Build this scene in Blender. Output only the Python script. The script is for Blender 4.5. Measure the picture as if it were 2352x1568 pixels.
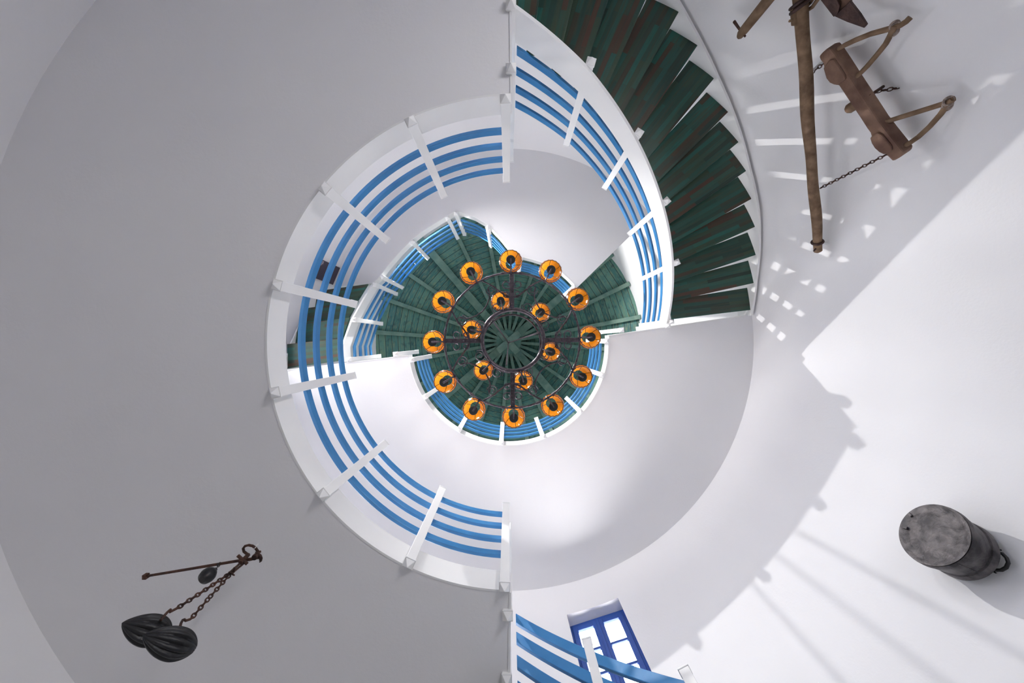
import bpy, bmesh, math, random
from mathutils import Vector, Matrix
random.seed(7)
SC = bpy.context.scene
for o in list(bpy.data.objects):
    bpy.data.objects.remove(o)
COL = SC.collection
pi = math.pi

# ------------------------------------------------------------------ camera, world, lights, exposure
F, CX, CY, CZ = 850.0, 1168.0, 785.0, 0.9      # focal length and zenith point in pixels of the 2352x1568 frame, eye height
cam = bpy.data.cameras.new('camera')
cam.sensor_width = 36.0
cam.lens = 36.0 * F / 2352.0
cam.shift_x = (1176 - CX) / 2352.0
cam.shift_y = (CY - 784) / 2352.0
cam.clip_start = 0.02
camo = bpy.data.objects.new('camera', cam)
camo.location = (0, 0, CZ)
camo.rotation_euler = (pi, 0, 0)               # lying on its back: looks straight up, picture-down is +Y
COL.objects.link(camo)
SC.camera = camo

world = bpy.data.worlds.new('world')
SC.world = world
world.use_nodes = True
bg = world.node_tree.nodes['Background']
bg.inputs['Strength'].default_value = 50.0     # hazy sky; ground half made brighter to light the gallery undersides
_wn, _wl = world.node_tree.nodes, world.node_tree.links
_tc, _sx, _rp = _wn.new('ShaderNodeTexCoord'), _wn.new('ShaderNodeSeparateXYZ'), _wn.new('ShaderNodeValToRGB')
_wl.new(_tc.outputs['Generated'], _sx.inputs[0])
_wl.new(_sx.outputs['Z'], _rp.inputs[0])
_rp.color_ramp.elements[0].position = 0.0
_rp.color_ramp.elements[0].color = (1.0, 0.975, 0.975, 1)
_rp.color_ramp.elements[1].position = 0.08
_rp.color_ramp.elements[1].color = (0.66, 0.66, 0.68, 1)
_wl.new(_rp.outputs[0], bg.inputs['Color'])

SPOT = Vector((-1.87, -1.56, 7.39 + CZ))
SPOT_DIR = Vector((0.66, 0.50, -0.56)).normalized()
sl = bpy.data.lights.new('spot_light', 'SPOT')
sl.energy = 840.0
sl.color = (1.0, 0.985, 0.96)
sl.spot_size = math.radians(116)
sl.spot_blend = 0.15
sl.shadow_soft_size = 0.03
slo = bpy.data.objects.new('spot_light', sl)
slo.location = SPOT
slo.rotation_euler = SPOT_DIR.to_track_quat('-Z', 'Y').to_euler()
COL.objects.link(slo)

SC.view_settings.view_transform = 'Standard'
SC.view_settings.look = 'None'
SC.view_settings.exposure = 0.0
SC.view_settings.gamma = 1.0
SC.view_settings.use_curve_mapping = False
cy_ = SC.cycles
cy_.use_denoising = True
cy_.max_bounces = 12
cy_.diffuse_bounces = 8
cy_.glossy_bounces = 3
cy_.transparent_max_bounces = 8
cy_.sample_clamp_indirect = 6.0
cy_.caustics_reflective = False
cy_.caustics_refractive = False

# ------------------------------------------------------------------ geometry of the place
# tower wall rings: height above the eye, centre offset, radius
RINGS = [(-0.9, 0.08, 0.11, 3.68), (2.4, 0.062, 0.085, 3.575), (5.1, -0.03, 0.024, 3.408),
         (6.15, 0.036, -0.18, 3.03), (8.4, 0.0, 0.0, 3.004)]

def wall(z):
    if z <= RINGS[0][0]:
        return RINGS[0][1:]
    for a, b in zip(RINGS, RINGS[1:]):
        if z <= b[0]:
            t = (z - a[0]) / (b[0] - a[0])
            return tuple(a[i] + (b[i] - a[i]) * t for i in (1, 2, 3))
    return RINGS[-1][1:]

def P(px, py, z):
    """the point at height z above the eye that the photograph shows at pixel (px, py)"""
    return Vector(((px - CX) / F * z, (py - CY) / F * z, z + CZ))

def wallpt(px, py, off=0.0):
    lo, hi = 0.3, 8.4
    for _ in range(50):
        z = (lo + hi) / 2
        ox, oy, R = wall(z)
        if math.hypot((px - CX) / F * z - ox, (py - CY) / F * z - oy) > R - off:
            hi = z
        else:
            lo = z
    return P(px, py, lo)

def planept(px, py, p0, n):
    d = Vector(((px - CX) / F, (py - CY) / F, 1.0))
    o = Vector((0, 0, CZ))
    t = (p0 - o).dot(n) / d.dot(n)
    return o + d * t

def polar(az, r, z, ox=0.0, oy=0.0):
    a = math.radians(az)
    return Vector((ox + r * math.cos(a), oy - r * math.sin(a), z + CZ))

def wallaz(az, z, off=0.0):
    ox, oy, R = wall(z)
    return polar(az, R - off, z, ox, oy)

def lin(tab, x):
    tab = sorted(tab)
    if x <= tab[0][0]:
        a, b = tab[0], tab[1]
    elif x >= tab[-1][0]:
        a, b = tab[-2], tab[-1]
    else:
        for a, b in zip(tab, tab[1:]):
            if a[0] <= x <= b[0]:
                break
    return a[1] + (b[1] - a[1]) * (x - a[0]) / (b[0] - a[0])

# ------------------------------------------------------------------ materials
def newmat(name):
    m = bpy.data.materials.new(name)
    m.use_nodes = True
    nt = m.node_tree
    return m, nt, nt.nodes, nt.links, nt.nodes['Principled BSDF']

def srgb(r, g, b):
    f = lambda c: (c / 255 / 12.92) if c / 255 <= 0.04045 else ((c / 255 + 0.055) / 1.055) ** 2.4
    return (f(r), f(g), f(b), 1.0)

def node(N, t, **kw):
    n = N.new(t)
    for k, v in kw.items():
        setattr(n, k, v)
    return n

def mix(N, L, fac, a, b):
    n = N.new('ShaderNodeMix')
    n.data_type = 'RGBA'
    for k, v in ((0, fac), (6, a), (7, b)):
        if hasattr(v, 'is_linked') or hasattr(v, 'links'):
            L.new(v, n.inputs[k])
        else:
            n.inputs[k].default_value = v
    return n.outputs[2]

def ramp(N, L, src, stops):
    r = N.new('ShaderNodeValToRGB')
    el = r.color_ramp.elements
    while len(el) < len(stops):
        el.new(0.5)
    for e, (p, c) in zip(el, stops):
        e.position = p
        e.color = c
    L.new(src, r.inputs[0])
    return r.outputs[0]

def mat_noise(name, c1, c2, scale=4.0, rough=0.6, metallic=0.0, bump=0.0, bscale=60.0, spec=0.5, stops=(0.35, 0.65), stretch=(1, 1, 1)):
    m, nt, N, L, B = newmat(name)
    tc = N.new('ShaderNodeTexCoord')
    mp = N.new('ShaderNodeMapping')
    mp.inputs['Scale'].default_value = stretch
    L.new(tc.outputs['Object'], mp.inputs[0])
    nz = node(N, 'ShaderNodeTexNoise')
    nz.inputs['Scale'].default_value = scale
    nz.inputs['Detail'].default_value = 6
    L.new(mp.outputs[0], nz.inputs['Vector'])
    L.new(ramp(N, L, nz.outputs[0], [(stops[0], c1), (stops[1], c2)]), B.inputs['Base Color'])
    B.inputs['Roughness'].default_value = rough
    B.inputs['Metallic'].default_value = metallic
    B.inputs['Specular IOR Level'].default_value = spec
    if bump:
        nb = node(N, 'ShaderNodeTexNoise')
        nb.inputs['Scale'].default_value = bscale
        nb.inputs['Detail'].default_value = 5
        L.new(mp.outputs[0], nb.inputs['Vector'])
        bp = N.new('ShaderNodeBump')
        bp.inputs['Strength'].default_value = bump
        bp.inputs['Distance'].default_value = 0.01
        L.new(nb.outputs[0], bp.inputs['Height'])
        L.new(bp.outputs[0], B.inputs['Normal'])
    return m

M = {}
M['plaster'] = mat_noise('white_plaster', (0.785, 0.78, 0.795, 1), (0.81, 0.805, 0.815, 1), 0.9, 0.85, 0, 0.10, 45, 0.2)
M['paint'] = mat_noise('white_paint', (0.82, 0.82, 0.82, 1), (0.85, 0.85, 0.845, 1), 3, 0.38, 0, 0.03, 30, 0.4)
M['blue'] = mat_noise('blue_gloss_paint', srgb(54, 122, 178), srgb(66, 134, 190), 5, 0.30, 0, 0.06, 40, 0.5)
M['window_blue'] = mat_noise('deep_blue_paint', srgb(38, 74, 150), srgb(46, 84, 160), 6, 0.35, 0, 0.05, 40)
M['floor'] = mat_noise('floor_stone', (0.52, 0.51, 0.50, 1), (0.62, 0.61, 0.60, 1), 2.0, 0.5, 0, 0.1, 12)
M['iron'] = mat_noise('wrought_iron', (0.055, 0.045, 0.054, 1), (0.12, 0.10, 0.115, 1), 30, 0.27, 0.75, 0.3, 90)
M['rust'] = mat_noise('rusty_iron', (0.035, 0.018, 0.014, 1), (0.105, 0.045, 0.028, 1), 25, 0.7, 0.25, 0.5, 90)
M['dark_iron'] = mat_noise('dark_forged_iron', (0.030, 0.016, 0.015, 1), (0.075, 0.042, 0.036, 1), 16, 0.45, 0.5, 0.3, 50)
M['black'] = mat_noise('black_socket', (0.004, 0.004, 0.004, 1), (0.008, 0.007, 0.007, 1), 20, 0.6)
M['wood'] = mat_noise('weathered_wood', srgb(94, 74, 58), srgb(136, 112, 90), 14, 0.75, 0, 0.5, 40, 0.2, (0.3, 0.7))
M['redwood'] = mat_noise('red_brown_wood', srgb(92, 66, 56), srgb(132, 104, 86), 8, 0.65, 0, 0.4, 30, 0.3, (0.3, 0.7))
M['rope'] = mat_noise('rope', srgb(110, 96, 90), srgb(160, 146, 138), 60, 0.9, 0, 0.6, 120, 0.1)
M['char'] = mat_noise('blackened_metal', (0.010, 0.010, 0.012, 1), (0.022, 0.022, 0.025, 1), 14, 0.42, 0.2, 0.25, 60)
M['tin'] = mat_noise('tarnished_tin', (0.030, 0.027, 0.031, 1), (0.15, 0.135, 0.138, 1), 13, 0.5, 0.35, 0.9, 26, 0.5, (0.34, 0.72))
M['sign'] = mat_noise('dark_plaque', srgb(52, 44, 60), srgb(58, 49, 66), 10, 0.4)
M['letter'] = mat_noise('pale_lettering', srgb(190, 182, 196), srgb(205, 198, 210), 10, 0.6)

def mat_treads():
    m, nt, N, L, B = newmat('stained_tread_wood')
    uv = N.new('ShaderNodeUVMap')
    br = N.new('ShaderNodeTexBrick')
    br.offset = 0.43
    br.inputs['Scale'].default_value = 1.0
    br.inputs['Brick Width'].default_value = 0.62
    br.inputs['Row Height'].default_value = 0.045
    br.inputs['Mortar Size'].default_value = 0.0007
    br.inputs['Mortar Smooth'].default_value = 0.2
    br.inputs['Bias'].default_value = 0.0
    br.inputs['Color1'].default_value = (0, 0, 0, 1)
    br.inputs['Color2'].default_value = (1, 1, 1, 1)
    br.inputs['Mortar'].default_value = (0.2, 0.2, 0.2, 1)
    L.new(uv.outputs[0], br.inputs['Vector'])
    base = ramp(N, L, br.outputs['Color'], [(0.0, srgb(12, 42, 34)), (0.28, srgb(24, 76, 64)), (0.46, srgb(44, 66, 48)), (0.62, srgb(20, 92, 80)), (0.8, srgb(30, 66, 56)), (0.9, srgb(52, 48, 34)), (1.0, srgb(74, 46, 32))])
    mp = N.new('ShaderNodeMapping')
    mp.inputs['Scale'].default_value = (2.2, 26, 1)
    L.new(uv.outputs[0], mp.inputs[0])
    nz = N.new('ShaderNodeTexNoise')
    nz.inputs['Scale'].default_value = 1.6
    nz.inputs['Detail'].default_value = 8
    L.new(mp.outputs[0], nz.inputs['Vector'])
    c = mix(N, L, ramp(N, L, nz.outputs[0], [(0.48, (0, 0, 0, 1)), (0.75, (0.7, 0.7, 0.7, 1))]), base, srgb(62, 62, 42))
    c = mix(N, L, ramp(N, L, nz.outputs[0], [(0.22, (0.6, 0.6, 0.6, 1)), (0.44, (0, 0, 0, 1))]), c, srgb(14, 32, 28))
    L.new(c, B.inputs['Base Color'])
    B.inputs['Roughness'].default_value = 0.42
    bp = N.new('ShaderNodeBump')
    bp.inputs['Strength'].default_value = 0.25
    bp.inputs['Distance'].default_value = 0.004
    L.new(nz.outputs[0], bp.inputs['Height'])
    L.new(bp.outputs[0], B.inputs['Normal'])
    return m

def mat_boards():
    m, nt, N, L, B = newmat('green_stained_boards')
    uv = N.new('ShaderNodeUVMap')
    br = N.new('ShaderNodeTexBrick')
    br.offset = 0.0
    br.inputs['Scale'].default_value = 1.0
    br.inputs['Brick Width'].default_value = 1.0
    br.inputs['Row Height'].default_value = 0.165
    br.inputs['Mortar Size'].default_value = 0.007
    br.inputs['Mortar Smooth'].default_value = 0.3
    br.inputs['Color1'].default_value = (0, 0, 0, 1)
    br.inputs['Color2'].default_value = (1, 1, 1, 1)
    br.inputs['Mortar'].default_value = (0.5, 0.5, 0.5, 1)
    L.new(uv.outputs[0], br.inputs['Vector'])
    base = ramp(N, L, br.outputs['Color'], [(0.0, srgb(46, 92, 90)), (0.4, srgb(62, 116, 110)), (0.7, srgb(84, 130, 118)), (1.0, srgb(52, 108, 108))])
    mp = N.new('ShaderNodeMapping')
    mp.inputs['Scale'].default_value = (3.5, 22, 1)
    L.new(uv.outputs[0], mp.inputs[0])
    nz = N.new('ShaderNodeTexNoise')
    nz.inputs['Scale'].default_value = 1.3
    nz.inputs['Detail'].default_value = 8
    L.new(mp.outputs[0], nz.inputs['Vector'])
    c = mix(N, L, ramp(N, L, nz.outputs[0], [(0.46, (0, 0, 0, 1)), (0.72, (0.7, 0.7, 0.7, 1))]), base, srgb(128, 138, 104))
    n2 = N.new('ShaderNodeTexNoise')
    n2.inputs['Scale'].default_value = 9.0
    n2.inputs['Detail'].default_value = 3
    tc = N.new('ShaderNodeTexCoord')
    L.new(tc.outputs['Object'], n2.inputs['Vector'])
    c = mix(N, L, ramp(N, L, n2.outputs[0], [(0.56, (0, 0, 0, 1)), (0.74, (0.6, 0.6, 0.6, 1))]), c, srgb(28, 56, 66))
    c = mix(N, L, br.outputs['Fac'], c, (0.004, 0.010, 0.010, 1))
    L.new(c, B.inputs['Base Color'])
    B.inputs['Roughness'].default_value = 0.6
    return m

M['tread'] = mat_treads()
M['boards'] = mat_boards()
M['rafter'] = mat_noise('green_rafter_wood', srgb(86, 120, 112), srgb(122, 146, 132), 5, 0.6, 0, 0.25, 20, 0.3, (0.3, 0.7))
M['hub'] = mat_noise('green_hub_wood', srgb(72, 112, 104), srgb(92, 128, 116), 6, 0.6, 0, 0.2, 20, 0.3)

def mat_shade():
    m, nt, N, L, B = newmat('orange_glass_shade')
    out = N['Material Output']
    tc = N.new('ShaderNodeTexCoord')
    nz = N.new('ShaderNodeTexNoise')
    nz.inputs['Scale'].default_value = 12
    L.new(tc.outputs['Object'], nz.inputs['Vector'])
    col = ramp(N, L, nz.outputs[0], [(0.3, (0.86, 0.30, 0.008, 1)), (0.7, (0.90, 0.33, 0.012, 1))])
    L.new(col, B.inputs['Base Color'])
    B.inputs['Roughness'].default_value = 0.15
    tr = N.new('ShaderNodeBsdfTranslucent')
    L.new(col, tr.inputs['Color'])
    mx = N.new('ShaderNodeMixShader')
    mx.inputs[0].default_value = 0.6
    L.new(B.outputs[0], mx.inputs[1])
    L.new(tr.outputs[0], mx.inputs[2])
    L.new(mx.outputs[0], out.inputs['Surface'])
    return m
M['shade'] = mat_shade()

def mat_glass():
    m, nt, N, L, B = newmat('window_glass')
    out = N['Material Output']
    tr = N.new('ShaderNodeBsdfTransparent')
    gl = N.new('ShaderNodeBsdfGlossy')
    gl.inputs['Roughness'].default_value = 0.02
    fr = N.new('ShaderNodeFresnel')
    fr.inputs['IOR'].default_value = 1.3
    mx = N.new('ShaderNodeMixShader')
    L.new(fr.outputs[0], mx.inputs[0])
    L.new(tr.outputs[0], mx.inputs[1])
    L.new(gl.outputs[0], mx.inputs[2])
    L.new(mx.outputs[0], out.inputs['Surface'])
    return m
M['glass'] = mat_glass()
# ------------------------------------------------------------------ mesh builder
class MB:
    def __init__(s):
        s.v, s.f, s.uv = [], [], []
    def add(s, verts, faces, uvs=None):
        b = len(s.v)
        s.v += [tuple(p) for p in verts]
        for i, f in enumerate(faces):
            s.f.append(tuple(b + k for k in f))
            s.uv.append(uvs[i] if uvs else None)
        return s
    def hexa(s, p):                       # 8 corners: bottom 0-3, top 4-7
        return s.add(p, [(0, 3, 2, 1), (4, 5, 6, 7), (0, 1, 5, 4), (1, 2, 6, 5), (2, 3, 7, 6), (3, 0, 4, 7)])
    def box(s, c, ax, ay, az):            # centre and half-axes
        c, ax, ay, az = map(Vector, (c, ax, ay, az))
        return s.hexa([c - ax - ay - az, c + ax - ay - az, c + ax + ay - az, c - ax + ay - az,
                       c - ax - ay + az, c + ax - ay + az, c + ax + ay + az, c - ax + ay + az])
    def tube(s, path, rad, n=8, cap=True, flat=1.0, up=None):
        path = [Vector(p) for p in path]
        m = len(path)
        rads = rad if isinstance(rad, (list, tuple)) else [rad] * m
        T = []
        for i in range(m):
            a, b = path[max(0, i - 1)], path[min(m - 1, i + 1)]
            T.append((b - a).normalized())
        u = up.copy() if up else (Vector((0, 0, 1)) if abs(T[0].z) < 0.9 else Vector((1, 0, 0)))
        vs = []
        for i in range(m):
            u = (u - T[i] * u.dot(T[i])).normalized()
            w = T[i].cross(u)
            for k in range(n):
                a = 2 * pi * k / n
                vs.append(path[i] + (u * math.cos(a) * flat + w * math.sin(a)) * rads[i])
        fs = []
        for i in range(m - 1):
            for k in range(n):
                k2 = (k + 1) % n
                fs.append((i * n + k, i * n + k2, (i + 1) * n + k2, (i + 1) * n + k))
        if cap:
            fs.append(tuple(range(n - 1, -1, -1)))
            fs.append(tuple((m - 1) * n + k for k in range(n)))
        return s.add(vs, fs)
    def ring(s, c, R, r, n=64, k=8, axis=(0, 0, 1), sx=1.0, up=None):
        c, ax = Vector(c), Vector(axis).normalized()
        u = up.normalized() if up else (Vector((1, 0, 0)) if abs(ax.x) < 0.9 else Vector((0, 1, 0)))
        u = (u - ax * u.dot(ax)).normalized()
        w = ax.cross(u)
        vs, fs = [], []
        for i in range(n):
            a = 2 * pi * i / n
            d = u * math.cos(a) * sx + w * math.sin(a)
            dn = d.normalized()
            for j in range(k):
                b = 2 * pi * j / k
                vs.append(c + d * R + (dn * math.cos(b) + ax * math.sin(b)) * r)
        for i in range(n):
            for j in range(k):
                i2, j2 = (i + 1) % n, (j + 1) % k
                fs.append((i * k + j, i2 * k + j, i2 * k + j2, i * k + j2))
        return s.add(vs, fs)
    def lathe(s, o, axis, prof, n=32, lobes=0, depth=0.0, closed=False, up=None):
        o, ax = Vector(o), Vector(axis).normalized()
        u = up if up else (Vector((1, 0, 0)) if abs(ax.x) < 0.9 else Vector((0, 1, 0)))
        u = (u - ax * u.dot(ax)).normalized()
        w = ax.cross(u)
        vs, fs = [], []
        for (r, h) in prof:
            for k in range(n):
                a = 2 * pi * k / n
                rr = r * (1 - depth * (0.5 - 0.5 * math.cos(lobes * a)) ** 2) if lobes else r
                vs.append(o + ax * h + (u * math.cos(a) + w * math.sin(a)) * rr)
        m = len(prof)
        for i in range(m if closed else m - 1):
            i2 = (i + 1) % m
            for k in range(n):
                k2 = (k + 1) % n
                fs.append((i * n + k, i * n + k2, i2 * n + k2, i2 * n + k))
        return s.add(vs, fs)
    def prism(s, pts, d):                 # polygon of points extruded along d
        d = Vector(d)
        n = len(pts)
        vs = [Vector(p) for p in pts] + [Vector(p) + d for p in pts]
        fs = [tuple(range(n - 1, -1, -1)), tuple(range(n, 2 * n))]
        for i in range(n):
            j = (i + 1) % n
            fs.append((i, j, n + j, n + i))
        return s.add(vs, fs)
    def sweep(s, path, n0, n1, z0, z1, side=1):
        """rectangular section along a path: n0..n1 along the horizontal normal, z0..z1 up"""
        path = [Vector(p) for p in path]
        nn = normals(path, side)
        vs = []
        for p, n in zip(path, nn):
            vs += [p + n * n0 + Vector((0, 0, z0)), p + n * n1 + Vector((0, 0, z0)),
                   p + n * n1 + Vector((0, 0, z1)), p + n * n0 + Vector((0, 0, z1))]
        fs = [(0, 1, 2, 3)]
        m = len(path)
        for i in range(m - 1):
            for k in range(4):
                k2 = (k + 1) % 4
                fs.append((i * 4 + k, (i + 1) * 4 + k, (i + 1) * 4 + k2, i * 4 + k2))
        fs.append(tuple((m - 1) * 4 + k for k in (3, 2, 1, 0)))
        return s.add(vs, fs)
    def build(s, name, mat, parent=None, smooth=None, bevel=0.0):
        me = bpy.data.meshes.new(name)
        me.from_pydata(s.v, [], s.f)
        if any(u is not None for u in s.uv):
            lay = me.uv_layers.new(name='UVMap')
            for poly, u in zip(me.polygons, s.uv):
                if u:
                    for li, c in zip(poly.loop_indices, u):
                        lay.data[li].uv = c
        b = bmesh.new()
        b.from_mesh(me)
        bmesh.ops.recalc_face_normals(b, faces=b.faces)
        b.to_mesh(me)
        b.free()
        me.materials.append(mat)
        if smooth:
            me.shade_smooth()
            me.set_sharp_from_angle(angle=math.radians(smooth))
        o = bpy.data.objects.new(name, me)
        COL.objects.link(o)
        if bevel:
            md = o.modifiers.new('bevel', 'BEVEL')
            md.width = bevel
            md.segments = 2
            md.limit_method = 'ANGLE'
        if parent:
            o.parent = parent
            o.matrix_parent_inverse = Matrix.Translation(-parent.location)
        return o

def normals(path, side=1):
    out = []
    m = len(path)
    seg = []
    for a, b in zip(path, path[1:]):
        d = (b - a)
        d.z = 0
        d.normalize()
        seg.append(Vector((-d.y, d.x, 0)) * side)
    for i in range(m):
        a = seg[max(0, i - 1)]
        b = seg[min(m - 2, i)]
        n = (a + b)
        if n.length < 0.3:
            n = a.copy()
        n.normalize()
        n = n / max(0.5, n.dot(a))
        out.append(n)
    return out

def struct(o, kind='structure'):
    o['kind'] = kind
    return o

def tag(o, label, cat, group=None):
    o['label'] = label
    o['category'] = cat
    if group:
        o['group'] = group
    return o

def thing(name, loc, label, cat, group=None):
    o = bpy.data.objects.new(name, None)
    o.location = loc
    o.empty_display_size = 0.1
    COL.objects.link(o)
    return tag(o, label, cat, group)

def copy_part(src, parent, mtx):
    c = src.copy()
    COL.objects.link(c)
    c.parent = parent
    c.matrix_parent_inverse = Matrix.Translation(-parent.location)
    c.matrix_basis = mtx
    return c

# ------------------------------------------------------------------ tower wall with its seen window and the added light openings
ZF, ZE = -0.9, 8.4
OPEN = [   # azimuth from, to, z from, to
    (-77.6, -66.4, 3.56, 4.61),      # window_1, in view
    (102.0, 116.0, 3.70, 4.95),      # window_2 to window_6, unseen, added for fill light above the first gallery
    (130.0, 144.0, 3.70, 4.95),
    (173.0, 185.0, 3.90, 4.98),
    (216.0, 229.0, 2.75, 3.50),
    (240.0, 252.0, 2.75, 3.50),
    (50.0, 58.0, -0.9, 1.10),        # added_door_1, unseen opening on the ground floor, added for fill light
]
THICK = 0.36

def build_wall():
    azs = set(round(i * 2.5, 3) for i in range(144))
    zs = set(round(ZF + i * 0.155, 4) for i in range(61)) | {ZE}
    for r in RINGS:
        zs.add(r[0])
    zs = {z for z in zs if z <= ZE}
    op = []
    for a0, a1, z0, z1 in OPEN:
        a0 %= 360; a1 %= 360
        azs = {a for a in azs if not (abs(a - a0) < 0.9 or abs(a - a1) < 0.9)} | {a0, a1}
        zs = {z for z in zs if not (abs(z - z0) < 0.05 or abs(z - z1) < 0.05)} | {z0, z1}
        op.append((a0, a1, z0, z1))
    zs |= {ZF, ZE}
    azs, zs = sorted(azs), sorted(zs)
    nA, nZ = len(azs), len(zs)
    b = MB()
    vin = [wallaz(a, z) for z in zs for a in azs]
    vout = [wallaz(a, z, -THICK) for z in zs for a in azs]
    faces = []
    hole = lambda i, j: any(o[0] - 1e-6 <= azs[i] and azs[i] < o[1] - 1e-6 and o[2] - 1e-6 <= zs[j] and zs[j] < o[3] - 1e-6 for o in op)
    off = len(vin)
    for j in range(nZ - 1):
        for i in range(nA):
            i2 = (i + 1) % nA
            if hole(i, j):
                q = [(i, j), (i2, j), (i2, j + 1), (i, j + 1)]
                nb = [(i, j - 1), ((i + 1) % nA, j), (i, j + 1), ((i - 1) % nA, j)]
                for k in range(4):
                    a_, b_ = q[k], q[(k + 1) % 4]
                    ni, nj = nb[k]
                    if nj < 0 or not hole(ni, nj):
                        ia, ib = a_[1] * nA + a_[0], b_[1] * nA + b_[0]
                        faces.append((ia, ib, off + ib, off + ia))
                continue
            q = (j * nA + i, j * nA + i2, (j + 1) * nA + i2, (j + 1) * nA + i)
            faces.append(q)
            faces.append(tuple(off + k for k in reversed(q)))
    for i in range(nA):
        i2 = (i + 1) % nA
        t = (nZ - 1) * nA
        faces.append((t + i, t + i2, off + t + i2, off + t + i))
        faces.append((i, i2, off + i2, off + i))
    b.add(vin + vout, faces)
    return struct(b.build('wall_tower', M['plaster'], smooth=35))
build_wall()

fl = MB()
fl.lathe((0.08, 0.11, ZF + CZ - 0.2), (0, 0, 1), [(0.001, 0), (4.1, 0), (4.1, 0.2), (0.001, 0.2)], 72)
struct(fl.build('floor', M['floor']))

def portal(o, size):
    l = bpy.data.lights.new('portal', 'AREA')
    l.shape = 'RECTANGLE'
    l.size, l.size_y = size
    l.cycles.is_portal = True
    ob = bpy.data.objects.new('portal', l)
    ob.matrix_world = o
    COL.objects.link(ob)

def make_window(idx, a0, a1, z0, z1, depth=0.155, detail=True):
    am = (a0 + a1) / 2
    c = wallaz(am, (z0 + z1) / 2, -depth)
    out = Vector((math.cos(math.radians(am)), -math.sin(math.radians(am)), 0))
    tan = Vector((-out.y, out.x, 0))
    up = Vector((0, 0, 1))
    # lean with the wall
    pt, pb = wallaz(am, z1, -depth), wallaz(am, z0, -depth)
    upl = (pt - pb).normalized()
    hw = (wallaz(a0, z0, -depth) - wallaz(a1, z0, -depth)).length / 2 + 0.01
    hh = (pt - pb).length / 2 + 0.005
    root = bpy.data.objects.new('window_%d' % idx, None)
    root.location = c
    COL.objects.link(root)
    struct(root)
    def bar(mb, u0, u1, v0, v1, d0, d1):
        p = lambda u, v, d: c + tan * u + upl * v + out * d
        mb.hexa([p(u0, v0, d0), p(u1, v0, d0), p(u1, v1, d0), p(u0, v1, d0),
                 p(u0, v0, d1), p(u1, v0, d1), p(u1, v1, d1), p(u0, v1, d1)])
    fr = MB()
    w = 0.045
    bar(fr, -hw, -hw + w, -hh, hh, -0.015, 0.06)
    bar(fr, hw - w, hw, -hh, hh, -0.015, 0.06)
    bar(fr, -hw + w, hw - w, hh - w, hh, -0.015, 0.06)
    bar(fr, -hw + w, hw - w, -hh, -hh + w, -0.015, 0.06)
    fr.build('window_frame', M['window_blue'], root, bevel=0.004)
    iw = hw - w
    ih = hh - w
    st = 0.062
    for sgn in (-1, 1):
        sa = MB()
        u0, u1 = (-iw, -0.003) if sgn < 0 else (0.003, iw)
        bar(sa, u0, u0 + st, -ih, ih, -0.025, 0.02)
        bar(sa, u1 - st, u1, -ih, ih, -0.025, 0.02)
        bar(sa, u0 + st, u1 - st, ih - st * 0.9, ih, -0.025, 0.02)
        bar(sa, u0 + st, u1 - st, -ih, -ih + st * 1.2, -0.025, 0.02)
        v0, v1 = -ih + st * 1.2, ih - st * 0.9
        for k in (1, 2):
            vv = v0 + (v1 - v0) * k / 3
            bar(sa, u0 + st, u1 - st, vv - 0.014, vv + 0.014, -0.018, 0.015)
        so = sa.build('sash', M['window_blue'], root, bevel=0.004)
        g = MB()
        bar(g, u0 + st * 0.8, u1 - st * 0.8, v0 - 0.01, v1 + 0.01, 0.0, 0.004)
        g.build('pane', M['glass'], root)
    cover = MB()
    bar(cover, -0.018, 0.018, -ih, ih, -0.036, -0.024)
    cover.build('cover_strip', M['window_blue'], root, bevel=0.004)
    sill = MB()
    bar(sill, -hw, hw, -hh - 0.012, -hh + 0.012, -depth - 0.03, -0.02)
    sill.build('window_sill', M['paint'], root, bevel=0.005)
    R = Matrix((tan, upl, tan.cross(upl))).transposed().to_4x4()
    zin = -out
    R = Matrix((tan, upl, -zin)).transposed().to_4x4()   # light looks along -Z = inward
    R.translation = c + out * 0.10
    portal(R, (2 * hw, 2 * hh))
for i, (a0, a1, z0, z1) in enumerate(OPEN[:6]):  # all but the first are out of view, added to let in fill daylight
    make_window(i + 1, a0, a1, z0, z1)

def make_added_door():  # unseen doorway, added to light the underside of the first gallery
    a0, a1, z0, z1 = OPEN[6]
    am = (a0 + a1) / 2
    out = Vector((math.cos(math.radians(am)), -math.sin(math.radians(am)), 0))
    tan = Vector((-out.y, out.x, 0))
    c = wallaz(am, (z0 + z1) / 2, -0.2)
    hw = (wallaz(a0, z0, -0.2) - wallaz(a1, z0, -0.2)).length / 2
    hh = (z1 - z0) / 2
    b = MB()
    for s in (-1, 1):
        b.box(c + tan * s * (hw - 0.04), tan * 0.045, out * 0.06, Vector((0, 0, hh)))
    b.box(c + Vector((0, 0, hh - 0.04)), tan * (hw - 0.085), out * 0.06, Vector((0, 0, 0.045)))
    struct(b.build('added_door_1', M['window_blue']))
    R = Matrix((tan, Vector((0, 0, 1)), out)).transposed().to_4x4()
    R.translation = c + out * 0.1
    portal(R, (2 * hw, 2 * hh))
make_added_door()


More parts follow.
